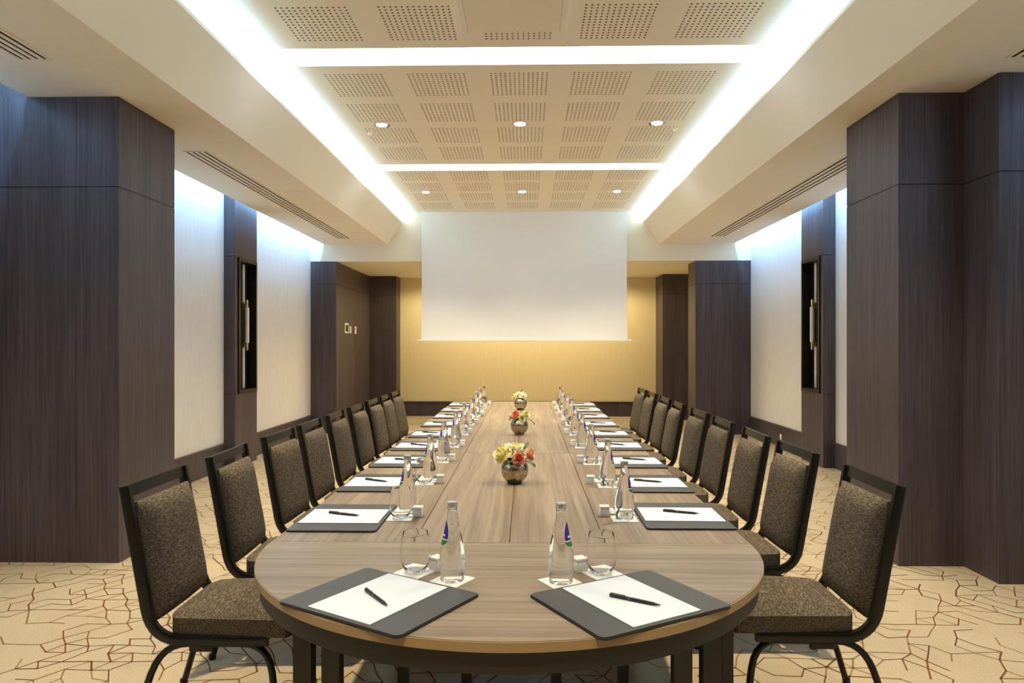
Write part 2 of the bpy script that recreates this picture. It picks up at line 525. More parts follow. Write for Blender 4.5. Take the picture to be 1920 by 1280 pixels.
# pilasters with a framed niche and an unlit tube sconce
def pilaster(name, side, w, d, y0, y1, f0, f1, z0, z1, label, slabel):
    s = 1 if side == 'left' else -1        # direction into the room
    face = w + s * d
    X = lambda a: w + s * a
    def bx(nm, a0, a1, ya, yb, za, zb, mt, par):
        return MB().box(min(X(a0), X(a1)), max(X(a0), X(a1)), ya, yb, za, zb).build(nm, mt, par)
    core = struct(bx(name, 0, .03, y0, y1, 0, 3.41, 'dark_wood', None), label, 'pilaster')
    g = .002
    bx('wood_panel', .03, d, y0, y1, 0, z0 - g, 'dark_wood', core)
    bx('wood_panel', .03, d, y0, y1, z1 + g, 3.41, 'dark_wood', core)
    bx('wood_panel', .03, d, y0, f0, z0 + g, z1 - g, 'dark_wood', core)
    bx('wood_panel', .03, d, f1, y1, z0 + g, z1 - g, 'dark_wood', core)
    t = thing('wall_sconce', slabel, 'wall lamp', (X(.03), (f0 + f1) / 2, (z0 + z1) / 2), 0, 'niche sconces on the side walls')
    ly = (f1 - f0) / 2; lz = (z1 - z0) / 2
    def lb(nm, a0, a1, ya, yb, za, zb, mt):
        a0, a1 = s * (a0 - .03), s * (a1 - .03)
        return MB().box(min(a0, a1), max(a0, a1), ya, yb, za, zb).build(nm, mt, t)
    lb('back_panel', .031, .036, -ly + .02, ly - .02, -lz + .02, lz - .02, 'niche_black')
    fw = .03
    lb('frame_bar', .032, d + .016, -ly, -ly + fw, -lz, lz, 'black_metal')
    lb('frame_bar', .032, d + .016, ly - fw, ly, -lz, lz, 'black_metal')
    lb('frame_bar', .032, d + .016, -ly + fw, ly - fw, lz - fw * 1.3, lz, 'black_metal')
    lb('frame_bar', .032, d + .016, -ly + fw, ly - fw, -lz, -lz + fw * 1.3, 'black_metal')
    yr = .10
    lb('rail', .037, .052, yr - .022, yr + .022, .27, lz - .045, 'rail_metal')
    lb('rail', .037, .052, yr - .022, yr + .022, -lz + .045, -.25, 'rail_metal')
    ax = s * (.105 - .03)
    yt = .055
    for zz in (.245, -.225):
        b = MB().tube([(s * .008, yr, zz), (s * .05, yt + .01, zz), (ax, yt, zz)], [.034, .03, .02], 12).build('bracket', 'brass', t, 40)
        MB().lathe([(.011, -.045), (.014, -.03), (.014, .03), (.011, .045)], 12, c=(ax, yt, zz + (.02 if zz > 0 else -.02))).build('end_cap', 'brass', b, 40)
    MB().lathe([(.022, -.20), (.025, -.19), (.025, .21), (.022, .22)], 16, c=(ax, yt, 0)).build('glass_tube', 'frosted', t, 40)
    return core
pilaster('wall_pilaster_left', 'left', WL, .13, PLY[0], PLY[1], PLY[0] + .075, PLY[1] - .03, .845, 2.41,
         'dark wood pilaster on the left wall holding a niche', 'tube sconce in black framed niche on the left wall pilaster')
pilaster('wall_pilaster_right', 'right', WR, .14, PRY[0], PRY[1], PRY[0] + .075, PRY[1] - .03, .845, 2.43,
         'dark wood pilaster on the right wall holding a niche', 'tube sconce in black framed niche on the right wall pilaster')

# ------------------------------------------------------------------ lighting fixtures
BAND_LBL = ['glowing white ceiling light band above the camera end', 'wide glowing white light band nearest across the ceiling', 'thinner far glowing white light band across the ceiling']
for (a, b), lb in zip(bands, BAND_LBL):
    t = thing('ceiling_light', lb, 'ceiling light', ((BX0 + BX1) / 2, (a + b) / 2, ZC), 0, 'light bands across the ceiling')
    hw, hd = (BX1 - BX0) / 2, (b - a) / 2
    MB().box(-hw, hw, -hd, hd, .034, .04).build('diffuser', 'band_glow', t)
    f = MB()
    f.box(-hw, hw, -hd - .004, -hd, -.001, .045); f.box(-hw, hw, hd, hd + .004, -.001, .045)
    f.box(-hw - .004, -hw, -hd, hd, -.001, .045); f.box(hw, hw + .004, -hd, hd, -.001, .045)
    f.build('frame', 'plaster', t)

def cove_strip(name, label, x, z, y0, y1, rot, power, w, col=COOL):
    t = thing(name, label, 'light strip', (x, (y0 + y1) / 2, z), 0, 'cove light strips')
    L_ = y1 - y0
    d = Matrix.Rotation(rot, 3, 'Y') @ Vector((0, 0, -1))
    o = MB().box(-.012, .012, -L_ / 2, L_ / 2, -.008, .0).build('led_profile', 'rail_metal', t)
    e = MB().box(-.009, .009, -L_ / 2, L_ / 2, .0, .004).build('led_tape', 'led_glow', t)
    for q in (o, e): q.rotation_euler = (0, rot + PI, 0)
    l = light('AREA', 'strip_light', d * .02, power * L_, col, t, shape='RECTANGLE', size=w, size_y=L_, rot=(0, rot, 0))
    return t
cove_strip('led_strip', 'cool LED strip hidden in the left coffer cove', SIL - .16, 3.15, 0.2, YK - .05, PI, P_COVE, .28)
cove_strip('led_strip', 'cool LED strip hidden in the right coffer cove', SIR + .16, 3.15, 0.2, YK - .05, PI, P_COVE, .28)
for y0, y1, where in ((0.2, 4.3, 'before the pillar'), (5.2, YK - .05, 'beyond the pillar')):
    cove_strip('led_strip', 'cool LED strip in the left wall slot ' + where, SOL + .06, 3.30, y0, y1, math.radians(35), P_SIDE, .05, BLUE)
    cove_strip('led_strip', 'cool LED strip in the right wall slot ' + where, SOR - .06, 3.30, y0 if y0 > 0 else y0, min(y1, 4.0) if y1 < 5 else y1, math.radians(-35), P_SIDE, .05, BLUE)

def make_downlight():
    t = thing('downlight', '', 'downlight')
    MB().lathe([(.052, .0), (.075, -.004), (.079, -.001), (.079, .001), (.052, .001)], 24, close=True).build('trim_ring', 'chrome', t, 40)
    MB().lathe([(.0001, -.006), (.03, -.008), (.052, -.004), (.052, 0)], 24).build('lens', 'lens', t, 40)
    return t
dl0 = make_downlight()
first = True
SPX = [-1.38, -.06, 1.236]
rown = {0.45: 'above and behind the camera', 3.515: 'between camera and wide light band', 6.59: 'between the two light bands', 9.495: 'nearest the projection screen'}
for yy, rl in rown.items():
    for k, xx in enumerate(SPX):
        o = dl0 if first else copy_tree(dl0)
        first = False
        put(o, (xx, yy, ZC), 0, 'round ceiling downlight, %s of the row %s' % (['left one', 'middle one', 'right one'][k], rl), 'ceiling downlights')
for o in [o for o in C.objects if o.name.startswith('downlight') and o.parent is None]:
    light('SPOT', 'spot_light', (0, 0, -.02), P_SPOT * (.85 if 'screen' in o['label'] else 1.0) * (.92 if 'middle one' in o['label'] else .75 if 'behind the camera' in o['label'] else 1.3), WARM, o, spot_size=math.radians(80 if 'behind the camera' in o['label'] else 100), spot_blend=1.0, shadow_soft_size=.045)
al0 = None
for k, xx in enumerate((-1.72, -.6, .52, 1.64)):
    o = copy_tree(dl0) if al0 is None else copy_tree(al0)
    for ch in list(o.children):
        if ch.type == 'LIGHT': bpy.data.objects.remove(ch)
    al0 = al0 or o
    put(o, (xx, 12.7, ZA), 0, 'round alcove downlight behind the screen, number %s from the left' % ['one', 'two', 'three', 'four'][k], 'alcove downlights')
for o in [o for o in C.objects if o.name.startswith('downlight') and 'alcove' in o['label']]:
    light('SPOT', 'spot_light', (0, 0, -.02), P_ALCOVE, AMBER, o, spot_size=math.radians(168), spot_blend=.4, shadow_soft_size=.05)

# ------------------------------------------------------------------ ceiling fittings
def diffuser(label, x0, x1, y0, y1):
    t = thing('air_diffuser', label, 'air vent', ((x0 + x1) / 2, (y0 + y1) / 2, ZS), 0, 'linear air diffusers in the soffits')
    w, l = (x1 - x0) / 2, (y1 - y0) / 2
    MB().box(-w + .012, w - .012, -l + .012, l - .012, -.002, .0).build('backing', 'slot_dark', t)
    f = MB()
    f.box(-w, -w + .016, -l, l, -.006, 0); f.box(w - .016, w, -l, l, -.006, 0)
    f.box(-w + .016, w - .016, -l, -l + .016, -.006, 0); f.box(-w + .016, w - .016, l - .016, l, -.006, 0)
    f.build('frame', 'plaster', t)
    n = 4; inner = 2 * w - .032; sw = inner / (n + (n - 1) * 1.3)
    for k in range(n - 1):
        a = -w + .016 + sw * (k + 1) + 1.3 * sw * k
        MB().box(a, a + 1.3 * sw, -l + .016, l - .016, -.007, -.002).build('blade', 'plaster', t)
    return t
diffuser('long linear air diffuser in the left soffit beyond the pillar', -2.83, -2.63, 5.655, 10.35)
diffuser('linear air diffuser in the left soffit near the camera', -2.835, -2.655, -.6, 3.83)
diffuser('long linear air diffuser in the right soffit beyond the pillar', 2.69, 2.91, 5.6, 10.26)
diffuser('linear air diffuser in the right soffit near the camera', 2.665, 2.865, -.6, 3.915)
for yy, lb in ((7.22, 'flush round ceiling speaker in left soffit, nearer one'), (9.9, 'flush round ceiling speaker in left soffit, farther one')):
    t = thing('ceiling_speaker', lb, 'speaker', (-2.415, yy, ZS), 0, 'round ceiling speakers')
    MB().lathe([(.085, 0), (.098, -.003), (.098, .0005), (.085, .0005)], 28, close=True).build('rim', 'plaster', t, 40)
    MB().lathe([(.0001, -.004), (.085, -.002), (.085, 0)], 28).build('grille', 'plaster', t, 40)
for (xx, yy), lb in (((-1.53, 6.86), 'small round detector on the ceiling beside the left downlight'), ((1.42, 6.78), 'small round detector on the ceiling beside the right downlight')):
    t = thing('smoke_detector', lb, 'detector', (xx, yy, ZC), 0, 'ceiling detectors')
    MB().lathe([(.0001, -.012), (.04, -.010), (.052, 0)], 24).build('base', 'plaster', t, 40)
    MB().lathe([(.0001, -.022), (.014, -.02), (.018, -.011)], 16).build('sensor', 'rail_metal', t, 40)
t = thing('ceiling_hatch', 'flat rectangular projector hatch hanging just under the ceiling', 'hatch', (-.083, 4.02, ZC))
MB().box(-.30, .30, -.55, .545, -.034, -.012).build('panel', 'plaster', t)
MB().box(-.335, -.302, -.56, .56, -.05, 0).build('side_rail', 'white_plastic', t)
MB().box(.302, .335, -.56, .56, -.05, 0).build('side_rail', 'white_plastic', t)
MB().box(-.30, .30, -.55, .545, -.012, 0).build('hatch_core', 'joint_black', t)

# ------------------------------------------------------------------ projection screen
t = thing('projection_screen', 'large white projection screen hanging in front of the end wall', 'screen', (-.037, 10.86, 1.458))
W2, H2 = 1.617, ZC - 1.458 - .005
nx, nz = 24, 16
vs = []; fs = []
for side in (0, 1):
    for j in range(nz + 1):
        v = j / nz
        w = W2 - .012 * math.sin(PI * v)
        for i in range(nx + 1):
            u = -1 + 2 * i / nx
            vs.append((u * w, side * .004, .03 + v * (H2 - .03)))
n1 = (nx + 1) * (nz + 1)
for j in range(nz):
    for i in range(nx):
        a = j * (nx + 1) + i
        fs.append((a, a + 1, a + nx + 2, a + nx + 1)); fs.append((n1 + a, n1 + a + nx + 1, n1 + a + nx + 2, n1 + a + 1))
for j in range(nz):
    a = j * (nx + 1); fs.append((a, a + nx + 1, n1 + a + nx + 1, n1 + a))
    a += nx; fs.append((a, n1 + a, n1 + a + nx + 1, a + nx + 1))
for i in range(nx):
    fs.append((i, n1 + i, n1 + i + 1, i + 1))
MB().add(vs, fs).build('fabric', 'screen_white', t, 40)
MB().rbox(-1.665, 1.665, -.018, .022, 0, .032, .008, 2).build('bottom_bar', 'white_plastic', t, 40)
MB().rbox(-1.69, -1.665, -.014, .018, .004, .028, .005, 1).build('bar_cap', 'white_plastic', t)
MB().rbox(1.665, 1.69, -.014, .018, .004, .028, .005, 1).build('bar_cap', 'white_plastic', t)
MB().box(-W2 - .03, W2 + .03, -.022, .026, H2 - .012, H2 + .004).build('ceiling_slot', 'white_plastic', t)

# wall controls and outlet
def plate(name, label, cat, x, y, z, wy, wz, s, dark=False):
    t = thing(name, label, cat, (x, y, z), 0, 'wall controls on the far left pillar' if s > 0 else None)
    MB().rbox(min(0, s * .012), max(0, s * .012), -wy / 2, wy / 2, -wz / 2, wz / 2, .003, 1).build('plate', 'white_plastic', t)
    if dark: MB().box(min(s * .012, s * .014), max(s * .012, s * .014), -wy / 2 + .045, wy / 2 - .045, -wz / 2 + .03, wz / 2 - .03).build('screen', 'screen_dark', t)
    else: MB().rbox(min(s * .012, s * .017), max(s * .012, s * .017), -wy / 4, wy / 4, -wz / 3, wz / 3, .002, 1).build('rocker', 'white_plastic', t)
    return t
plate('wall_panel', 'white-rimmed touch panel with dark screen on far left pillar', 'control panel', -3.019, 11.56, 1.685, .24, .17, 1, True)
plate('light_switch', 'white light switch next to the touch panel', 'switch', -3.019, 11.80, 1.665, .10, .12, 1)
plate('light_switch', 'white light switch farther from the touch panel, by the alcove', 'switch', -3.019, 12.16, 1.665, .10, .13, 1)
plate('wall_outlet', 'small white socket in the right baseboard', 'outlet', WR - .019, 9.6, .14, .06, .075, -1)

# ------------------------------------------------------------------ tables
ZT = .74
TH = .024
def leg_post(t, x, y, top=ZT - TH - .05, w=.036):
    l = MB().box(x - w / 2, x + w / 2, y - w / 2, y + w / 2, .012, top).build('leg', 'black_metal', t)
    MB().lathe([(.02, 0), (.022, .012)], 10, c=(x, y, 0)).build('foot', 'black_metal', l)
def apron_rect(t, x0, x1, y0, y1, ins=.03, h=.05):
    a = MB(); z1 = ZT - TH; z0 = z1 - h; w = .02
    x0 += ins; x1 -= ins; y0 += ins; y1 -= ins
    a.box(x0, x1, y0, y0 + w, z0, z1); a.box(x0, x1, y1 - w, y1, z0, z1)
    a.box(x0, x0 + w, y0 + w, y1 - w, z0, z1); a.box(x1 - w, x1, y0 + w, y1 - w, z0, z1)
    a.build('apron', 'apron_dark', t)
HW = .80; Y0T = 2.318; ML = 1.93
SW = .48
# half-round end table
t = thing('end_table', 'half-round brown wood conference table end nearest the camera', 'table', (CX, Y0T, 0), 0, 'conference tables')
RY = .775
def arc(rx, ry, n=56): return [(rx * math.cos(PI + PI * i / n), ry * math.sin(PI + PI * i / n)) for i in range(n + 1)]
outer = [(-HW, -.001)] + [(x, y - .0) for x, y in arc(HW, RY)] + [(HW, -.001)]
outer = arc(HW, RY)
top = MB().prism(outer, ZT - TH + .001, ZT).build('tabletop', 'top_across', t, 30)
ein = arc(HW, RY); eo = arc(HW + .003, RY + .003)
n = len(ein)
mbe = MB()
vs = [(x, y, z) for z in (ZT - TH, ZT - .0015) for x, y in ein] + [(x, y, z) for z in (ZT - TH, ZT - .0015) for x, y in eo]
fs = []
for i in range(n - 1):
    fs += [(2 * n + i, 2 * n + i + 1, 3 * n + i + 1, 3 * n + i), (n + i, n + i + 1, 3 * n + i + 1, 3 * n + i), (i, i + 1, 2 * n + i + 1, 2 * n + i)]
mbe.add(vs, fs).build('edge_band', 'table_edge', t, 30)
ao, ai = arc(HW - .012, RY - .012), arc(HW - .034, RY - .034)
vs = [(x, y, z) for z in (ZT - TH - .055, ZT - TH) for x, y in ao] + [(x, y, z) for z in (ZT - TH - .055, ZT - TH) for x, y in ai]
fs = []
for i in range(n - 1):
    fs += [(i, i + 1, n + i + 1, n + i), (2 * n + i, 3 * n + i, 3 * n + i + 1, 2 * n + i + 1), (i, 2 * n + i, 2 * n + i + 1, i + 1)]
MB().add(vs, fs).build('apron', 'apron_dark', t, 30)
for x, y in ((-.57, -.37), (-.49, -.37), (.57, -.37), (.49, -.37)): leg_post(t, x, y, w=.05)
for s in (-1, 1):
    MB().box(s * .53 - .06, s * .53 + .06, -.39, -.35, .62, .66).build('leg_bracket', 'black_metal', t)
# rectangular tables: a narrow table each side and a two-leaf table in the middle, three times
RNK = ['nearest', 'middle', 'farthest']
for k in range(3):
    ya, yb = Y0T + k * ML + .0015, Y0T + (k + 1) * ML - .0015
    for nm, x0, x1, lb in (('left', -HW, -.32, 'left'), ('mid', -.32, .32, 'centre'), ('right', .32, HW, 'right')):
        t = thing('conference_table', '%s %s of the brown wood tables making up the conference table' % (RNK[k], lb), 'table', (CX, ya, 0), 0, 'conference tables')
        x0 += .0012; x1 -= .0012
        L_ = yb - ya
        pieces = [(x0, x1)] if nm != 'mid' else [(x0, -.001), (.001, x1)]
        for a, b in pieces:
            MB().rbox(a, b, 0, L_, ZT - TH, ZT, .0012, 1).build('tabletop', 'top_along', t)
        if nm == 'left': MB().box(x0 - .003, x0, 0, L_, ZT - TH, ZT - .0015).build('edge_band', 'table_edge', t)
        if nm == 'right': MB().box(x1, x1 + .003, 0, L_, ZT - TH, ZT - .0015).build('edge_band', 'table_edge', t)
        if k == 2: MB().box(x0, x1, L_, L_ + .003, ZT - TH, ZT - .0015).build('edge_band', 'table_edge', t)
        apron_rect(t, x0, x1, 0, L_, .02)
        lx = (x0 + .07, x1 - .05) if nm != 'mid' else (-.15, .16)
        for y in (.09, L_ - .09):
            for x in lx: leg_post(t, x, y)
            MB().box(lx[0], lx[1], y - .012, y + .012, .60, .64).build('leg_bar', 'black_metal', t)

# ------------------------------------------------------------------ chairs (face +x, origin on the floor under the seat)
def make_chair():
    t = thing('banquet_chair', '', 'chair')
    hw = .212
    for s in (-1, 1):
        path = [(-.345, .902), (-.30, .65), (-.268, .47)] + bez((-.268, .47), (-.25, .372), (-.16, .362), 7)[1:] + [(.0, .36), (.16, .36)]
        MB().strip_xz(path, s * hw, .024, .036).build('back_post', 'black_metal', t, 40)
        y = s * .185; yf = s * .205
        p = [(-.335, yf, .008), (-.30, s * .199, .12)] + bez((-.262, s * .192, .235), (-.225, y, .338), (-.13, y, .338), 6) + [(.02, y, .338)] + \
            bez((.06, y, .338), (.15, y, .338), (.168, s * .192, .24), 6) + [(.185, s * .199, .12), (.198, yf, .008)]
        arch = MB().tube(p, .0125, 10).build('leg_arch', 'black_metal', t, 50)
        for q in (p[0], p[-1]):
            MB().lathe([(.015, 0), (.016, .004), (.016, .022), (.0135, .026)], 10, c=(q[0], q[1], 0)).build('foot_glide', 'black_metal', arch, 40)
        MB().rbox(-.13, -.04, y - .006, y + .006, .308, .335, .004, 1).build('stacking_bumper', 'black_metal', t)
    # flat top bar following the slope of the back
    MB().strip_xz([(-.3455, .902), (-.3385, .862)], 0, 2 * hw - .02, .022).build('top_rail', 'black_metal', t, 40)
    MB().strip_xz([(-.272, .478), (-.268, .458)], 0, 2 * hw - .02, .018).build('lower_rail', 'black_metal', t, 40)
    MB().box(-.15, -.12, -hw, hw, .345, .365).box(.12, .15, -hw, hw, .345, .365).build('seat_frame', 'black_metal', t)
    # back cushion: rounded slab in back-plane coordinates, crowned to the front
    bm = bmesh.new()
    bmesh.ops.create_grid(bm, x_segments=10, y_segments=14, size=.5)
    th = .05; W = .384; H = .424
    me_v = []; me_f = []
    nu, nv = 12, 16
    up = Vector((-.0775, 0, .42)).normalized(); fr = Vector((up.z, 0, -up.x))
    base = Vector((-.266, 0, .420)) + fr * .02
    def pad(side):
        o = len(me_v)
        for j in range(nv + 1):
            for i in range(nu + 1):
                u = -1 + 2 * i / nu; v = -1 + 2 * j / nv
                e = (1 - abs(u) ** 7) * (1 - abs(v) ** 9)
                q = base + up * ((v + 1) / 2 * H) + Vector((0, 1, 0)) * (u * W / 2) + fr * ((.012 + .034 * e + .008 * (1 - u * u)) if side else -.012 * e - .002)
                me_v.append(q)
        for j in range(nv):
            for i in range(nu):
                a = o + j * (nu + 1) + i
                me_f.append((a, a + 1, a + nu + 2, a + nu + 1) if side else (a, a + nu + 1, a + nu + 2, a + 1))
        return o
    o1, o0 = pad(1), pad(0)
    bm.free()
    ring = [i for i in range(nu + 1)] + [j * (nu + 1) + nu for j in range(1, nv + 1)] + [nv * (nu + 1) + i for i in range(nu - 1, -1, -1)] + [j * (nu + 1) for j in range(nv - 1, 0, -1)]
    for a, b in zip(ring, ring[1:] + ring[:1]):
        me_f.append((o1 + a, o0 + a, o0 + b, o1 + b))
    MB().add(me_v, me_f).build('back_cushion', 'tweed', t, 60)
    # seat cushion
    vs = []; fs = []
    nu, nv = 14, 14
    def seat(z0, amp, sg):
        o = len(vs)
        for j in range(nv + 1):
            for i in range(nu + 1):
                u = -1 + 2 * i / nu; v = -1 + 2 * j / nv
                hwid = .215 + .012 * u
                x = .026 + u * .230
                if abs(v) > .8 and abs(u) > .8:
                    x -= math.copysign(.03 * ((abs(u) - .8) / .2) * ((abs(v) - .8) / .2), u)
                e = (1 - abs(u) ** 8) * (1 - abs(v) ** 8)
                vs.append((x, v * hwid, z0 + sg * (amp * e) + (.010 * (1 - u * u) * (1 - v * v) if sg > 0 else 0)))
        for j in range(nv):
            for i in range(nu):
                a = o + j * (nu + 1) + i
                fs.append((a, a + 1, a + nu + 2, a + nu + 1) if sg > 0 else (a, a + nu + 1, a + nu + 2, a + 1))
        return o
    o1, o0 = seat(.435, .014, 1), seat(.374, .006, -1)
    ring = [i for i in range(nu + 1)] + [j * (nu + 1) + nu for j in range(1, nv + 1)] + [nv * (nu + 1) + i for i in range(nu - 1, -1, -1)] + [j * (nu + 1) for j in range(nv - 1, 0, -1)]
    for a, b in zip(ring, ring[1:] + ring[:1]):
        fs.append((o1 + a, o0 + a, o0 + b, o1 + b))
    MB().add(vs, fs).build('seat', 'tweed', t, 60)
    return t
ORD = ['first', 'second', 'third', 'fourth', 'fifth', 'sixth', 'seventh', 'eighth', 'ninth']
chair0 = make_chair()
CHL = [2.635, 3.285, 3.935, 4.51, 5.115, 5.73, 6.345, 6.89, 7.42]
CHR = [2.705, 3.43, 4.05, 4.70, 5.325, 6.07, 6.63, 7.335, 7.93]
jl = [1, 2.5, -1, .5, 1.5, 0, -1, 1, 0]; jr = [-1.5, 1, -2, 0, 1, -1, .5, 0, 1]
first = True
for side, ysr, jj in (('left', CHL, jl), ('right', CHR, jr)):
    for k, y in enumerate(ysr):
        o = chair0 if first else copy_tree(chair0)
        first = False
        x, rz = (-1.075, 0) if side == 'left' else (.985, PI)
        put(o, (x, y, 0), rz + math.radians(jj[k]), '%s black-framed tweed banquet chair from the camera in the %s row' % (ORD[k], side), 'banquet chairs along the table')

# ------------------------------------------------------------------ place settings
ZP = ZT
def rrect(w, h, r, n=5):
    pts = []
    for cx_, cy_, a0 in ((w / 2 - r, h / 2 - r, 0), (-w / 2 + r, h / 2 - r, 90), (-w / 2 + r, -h / 2 + r, 180), (w / 2 - r, -h / 2 + r, 270)):
        for i in range(n + 1):
            a = math.radians(a0 + 90 * i / n); pts.append((cx_ + r * math.cos(a), cy_ + r * math.sin(a)))
    return pts
def make_desk_pad():
    t = thing('desk_pad', '', 'desk pad')
    MB().prism(rrect(.325, .41, .018), 0, .004).build('base', 'leather_edge', t)
    MB().prism(rrect(.319, .404, .016), .004, .0065).build('leather_top', 'leather', t)
    return t
def make_paper():
    mb = MB()
    mb.box(-.148, .148, -.106, .106, 0, .0022)
    return tag(mb.build('notepaper', 'paper'), '', 'paper')
def make_pen():
    t = thing('pen', '', 'pen')
    def rx(prof, nm, mt, par, n=10):
        m_ = MB().lathe(prof, n)
        m_.v = [(z, x, y + .0046) for x, y, z in m_.v]
        return m_.build(nm, mt, par, 40)
    rx([(.0001, -.07), (.0016, -.066), (.0042, -.048), (.0046, -.01), (.0046, .012)], 'barrel', 'pen_black', t)
    rx([(.0047, .012), (.0047, .016)], 'ring', 'pen_grey', t)
    rx([(.0046, .016), (.0046, .066), (.003, .069), (.0001, .07)], 'cap', 'pen_black', t)
    MB().box(.025, .066, -.0012, .0012, .009, .0112).build('clip', 'pen_grey', t)
    return t
def make_coaster():
    return tag(MB().prism(rrect(.094, .094, .004, 2), 0, .0018).build('coaster', 'coaster'), '', 'coaster')
BPROF = [(.0001, .003), (.026, .001), (.0315, .0), (.0335, .004), (.0345, .02), (.0362, .04), (.0368, .056), (.0362, .072), (.034, .09), (.030, .108),
         (.0248, .128), (.0205, .148), (.0172, .165), (.0148, .18), (.0136, .193), (.0132, .199), (.0142, .2005), (.0142, .2045), (.0130, .206), (.0126, .209), (.0001, .209)]
def brad(z):
    for (r0, z0), (r1, z1) in zip(BPROF[2:-1], BPROF[3:]):
        if z0 <= z <= z1 and z1 > z0: return r0 + (r1 - r0) * (z - z0) / (z1 - z0)
    return .03
def make_bottle():
    t = thing('water_bottle', '', 'bottle')
    MB().lathe(BPROF, 32).build('body', 'bottle_glass', t, 60)
    MB().lathe([(.0148, .2045), (.0152, .206), (.0152, .216), (.0138, .219), (.0001, .2195)], 24).build('cap', 'cap', t, 40)
    def patch(nm, mt, z0, z1, halfw, par, off):
        vs = []; fs = []; nz, na = 6, 8
        for j in range(nz + 1):
            z = z0 + (z1 - z0) * j / nz
            for i in range(na + 1):
                a = (-1 + 2 * i / na) * halfw(z)
                r = brad(z) + off
                vs.append((r * math.cos(a), r * math.sin(a), z))
        for j in range(nz):
            for i in range(na):
                q = j * (na + 1) + i; fs.append((q, q + 1, q + na + 2, q + na + 1))
        return MB().add(vs, fs).build(nm, mt, par, 60)
    lab = patch('label', 'label_violet', .118, .166, lambda z: .75 * (1 - ((z - .126) / .041) ** 2) ** .5 if z > .126 else .75, t, .0006)
    patch('label_foot', 'label_green', .102, .1165, lambda z: .75 * math.sqrt(max(.02, 1 - ((.1165 - z) / .0152) ** 2)), lab, .0006)
    patch('label_band', 'label_white', .1165, .1195, lambda z: .76, lab, .0007)
    patch('label_mark', 'label_white', .126, .1315, lambda z: .34, lab, .0010)
    return t
def make_glass():
    pr = [(.0001, .0), (.024, .0), (.0275, .002), (.034, .012), (.040, .028), (.0432, .046), (.0435, .058), (.0418, .078), (.0385, .1), (.036, .116),
          (.0357, .1163), (.0353, .116), (.0377, .1), (.041, .078), (.0427, .058), (.0424, .046), (.0391, .0285), (.0326, .0140), (.024, .009), (.0001, .008)]
    t = thing('tumbler', '', 'glass')
    MB().lathe(pr, 32).build('bowl', 'glass', t, 60)
    return t
def make_cube():
    t = thing('mint_box', '', 'box')
    MB().rbox(-.018, .018, -.018, .018, 0, .030, .0025, 2).build('body', 'white_plastic', t, 40)
    MB().rbox(-.0185, .0185, -.0185, .0185, .0305, .040, .0025, 2).build('lid', 'white_plastic', t, 40)
    return t
proto = {}
def inst(kind, maker, loc, rz, label, group):
    if kind not in proto: o = proto[kind] = maker()
    else: o = copy_tree(proto[kind])
    return put(o, loc, rz, label, group)
def setting(pad_c, ang, pen, glass, bottle, cube, lab_ang, where, coaster_rot=0.0):
    """ang = direction of the sitter's forward axis"""
    x, y = pad_c
    inst('pad', make_desk_pad, (x, y, ZP), ang, 'dark grey leather desk pad ' + where, 'leather desk pads')
    fx, fy = math.cos(ang), math.sin(ang)
    inst('paper', make_paper, (x, y, ZP + .0066), ang + math.radians(random.uniform(-1, 1)), 'white notepaper lying on the desk pad ' + where, 'sheets of notepaper')
    inst('pen', make_pen, (pen[0], pen[1], ZP + .0089), pen[2], 'dark pen lying on the notepaper ' + where, 'pens on notepaper')
    inst('coaster', make_coaster, (glass[0], glass[1], ZP), ang + coaster_rot, 'square white paper coaster under the drinking glass ' + where, 'paper coasters')
    inst('coaster', make_coaster, (bottle[0], bottle[1], ZP), ang + coaster_rot, 'square white paper coaster under the water bottle ' + where, 'paper coasters')
    inst('glass', make_glass, (glass[0], glass[1], ZP + .0019), 0, 'clear stemless drinking glass ' + where, 'drinking glasses')
    inst('bottle', make_bottle, (bottle[0], bottle[1], ZP + .0019), lab_ang, 'clear glass water bottle with violet label ' + where, 'water bottles')
    inst('cube', make_cube, (cube[0], cube[1], ZP), ang + random.uniform(-.15, .15), 'small white cube box ' + where, 'small white boxes')
R = math.radians
# the two turned settings on the rounded end (sitter's forward axis points away from the camera)
setting((-.379, 1.792), R(-31 + 90), (-.386, 1.774, R(126)), (-.323, 2.012), (-.208, 1.945), (-.262, 2.035), R(205), 'at left of the rounded table end')
setting((.263, 1.790), R(30.5 + 90), (.275, 1.768, R(149)), (.217, 2.012), (.096, 1.935), (.156, 2.035), R(-25), 'at right of the rounded table end')
PL = [2.635, 3.30, 3.92, 4.51, 5.12, 5.77, 6.40, 7.03, 7.66]
PR = [2.69, 3.31, 3.93, 4.55, 5.17, 5.80, 6.42, 7.05, 7.68]
for k in range(9):
    y = PL[k]
    j = lambda a: random.uniform(-a, a) if k else 0.0
    setting((-.692 + j(.006), y), R(j(1.5)), (-.70 + j(.02), y + .012 + j(.02), R(160 + j(9))),
            (-.481 + j(.006), y + .005), (-.475 + j(.01), y + .125), (-.418 + j(.008), y + .03 + j(.02)), R(200 + j(10)),
            'at %s place on the left' % ORD[k])
for k in range(9):
    y = PR[k]
    j = lambda a: random.uniform(-a, a) if k else 0.0
    setting((.592 + j(.006), y), R(180 + j(1.5)), (.60 + j(.02), y + .015 + j(.02), R(160 + j(9))),
            (.378 + j(.006), y + .075), (.372 + j(.01), y - .05), (.302 + j(.008), y + j(.02)), R(-20 + j(10)),
            'at %s place on the right' % ORD[k])

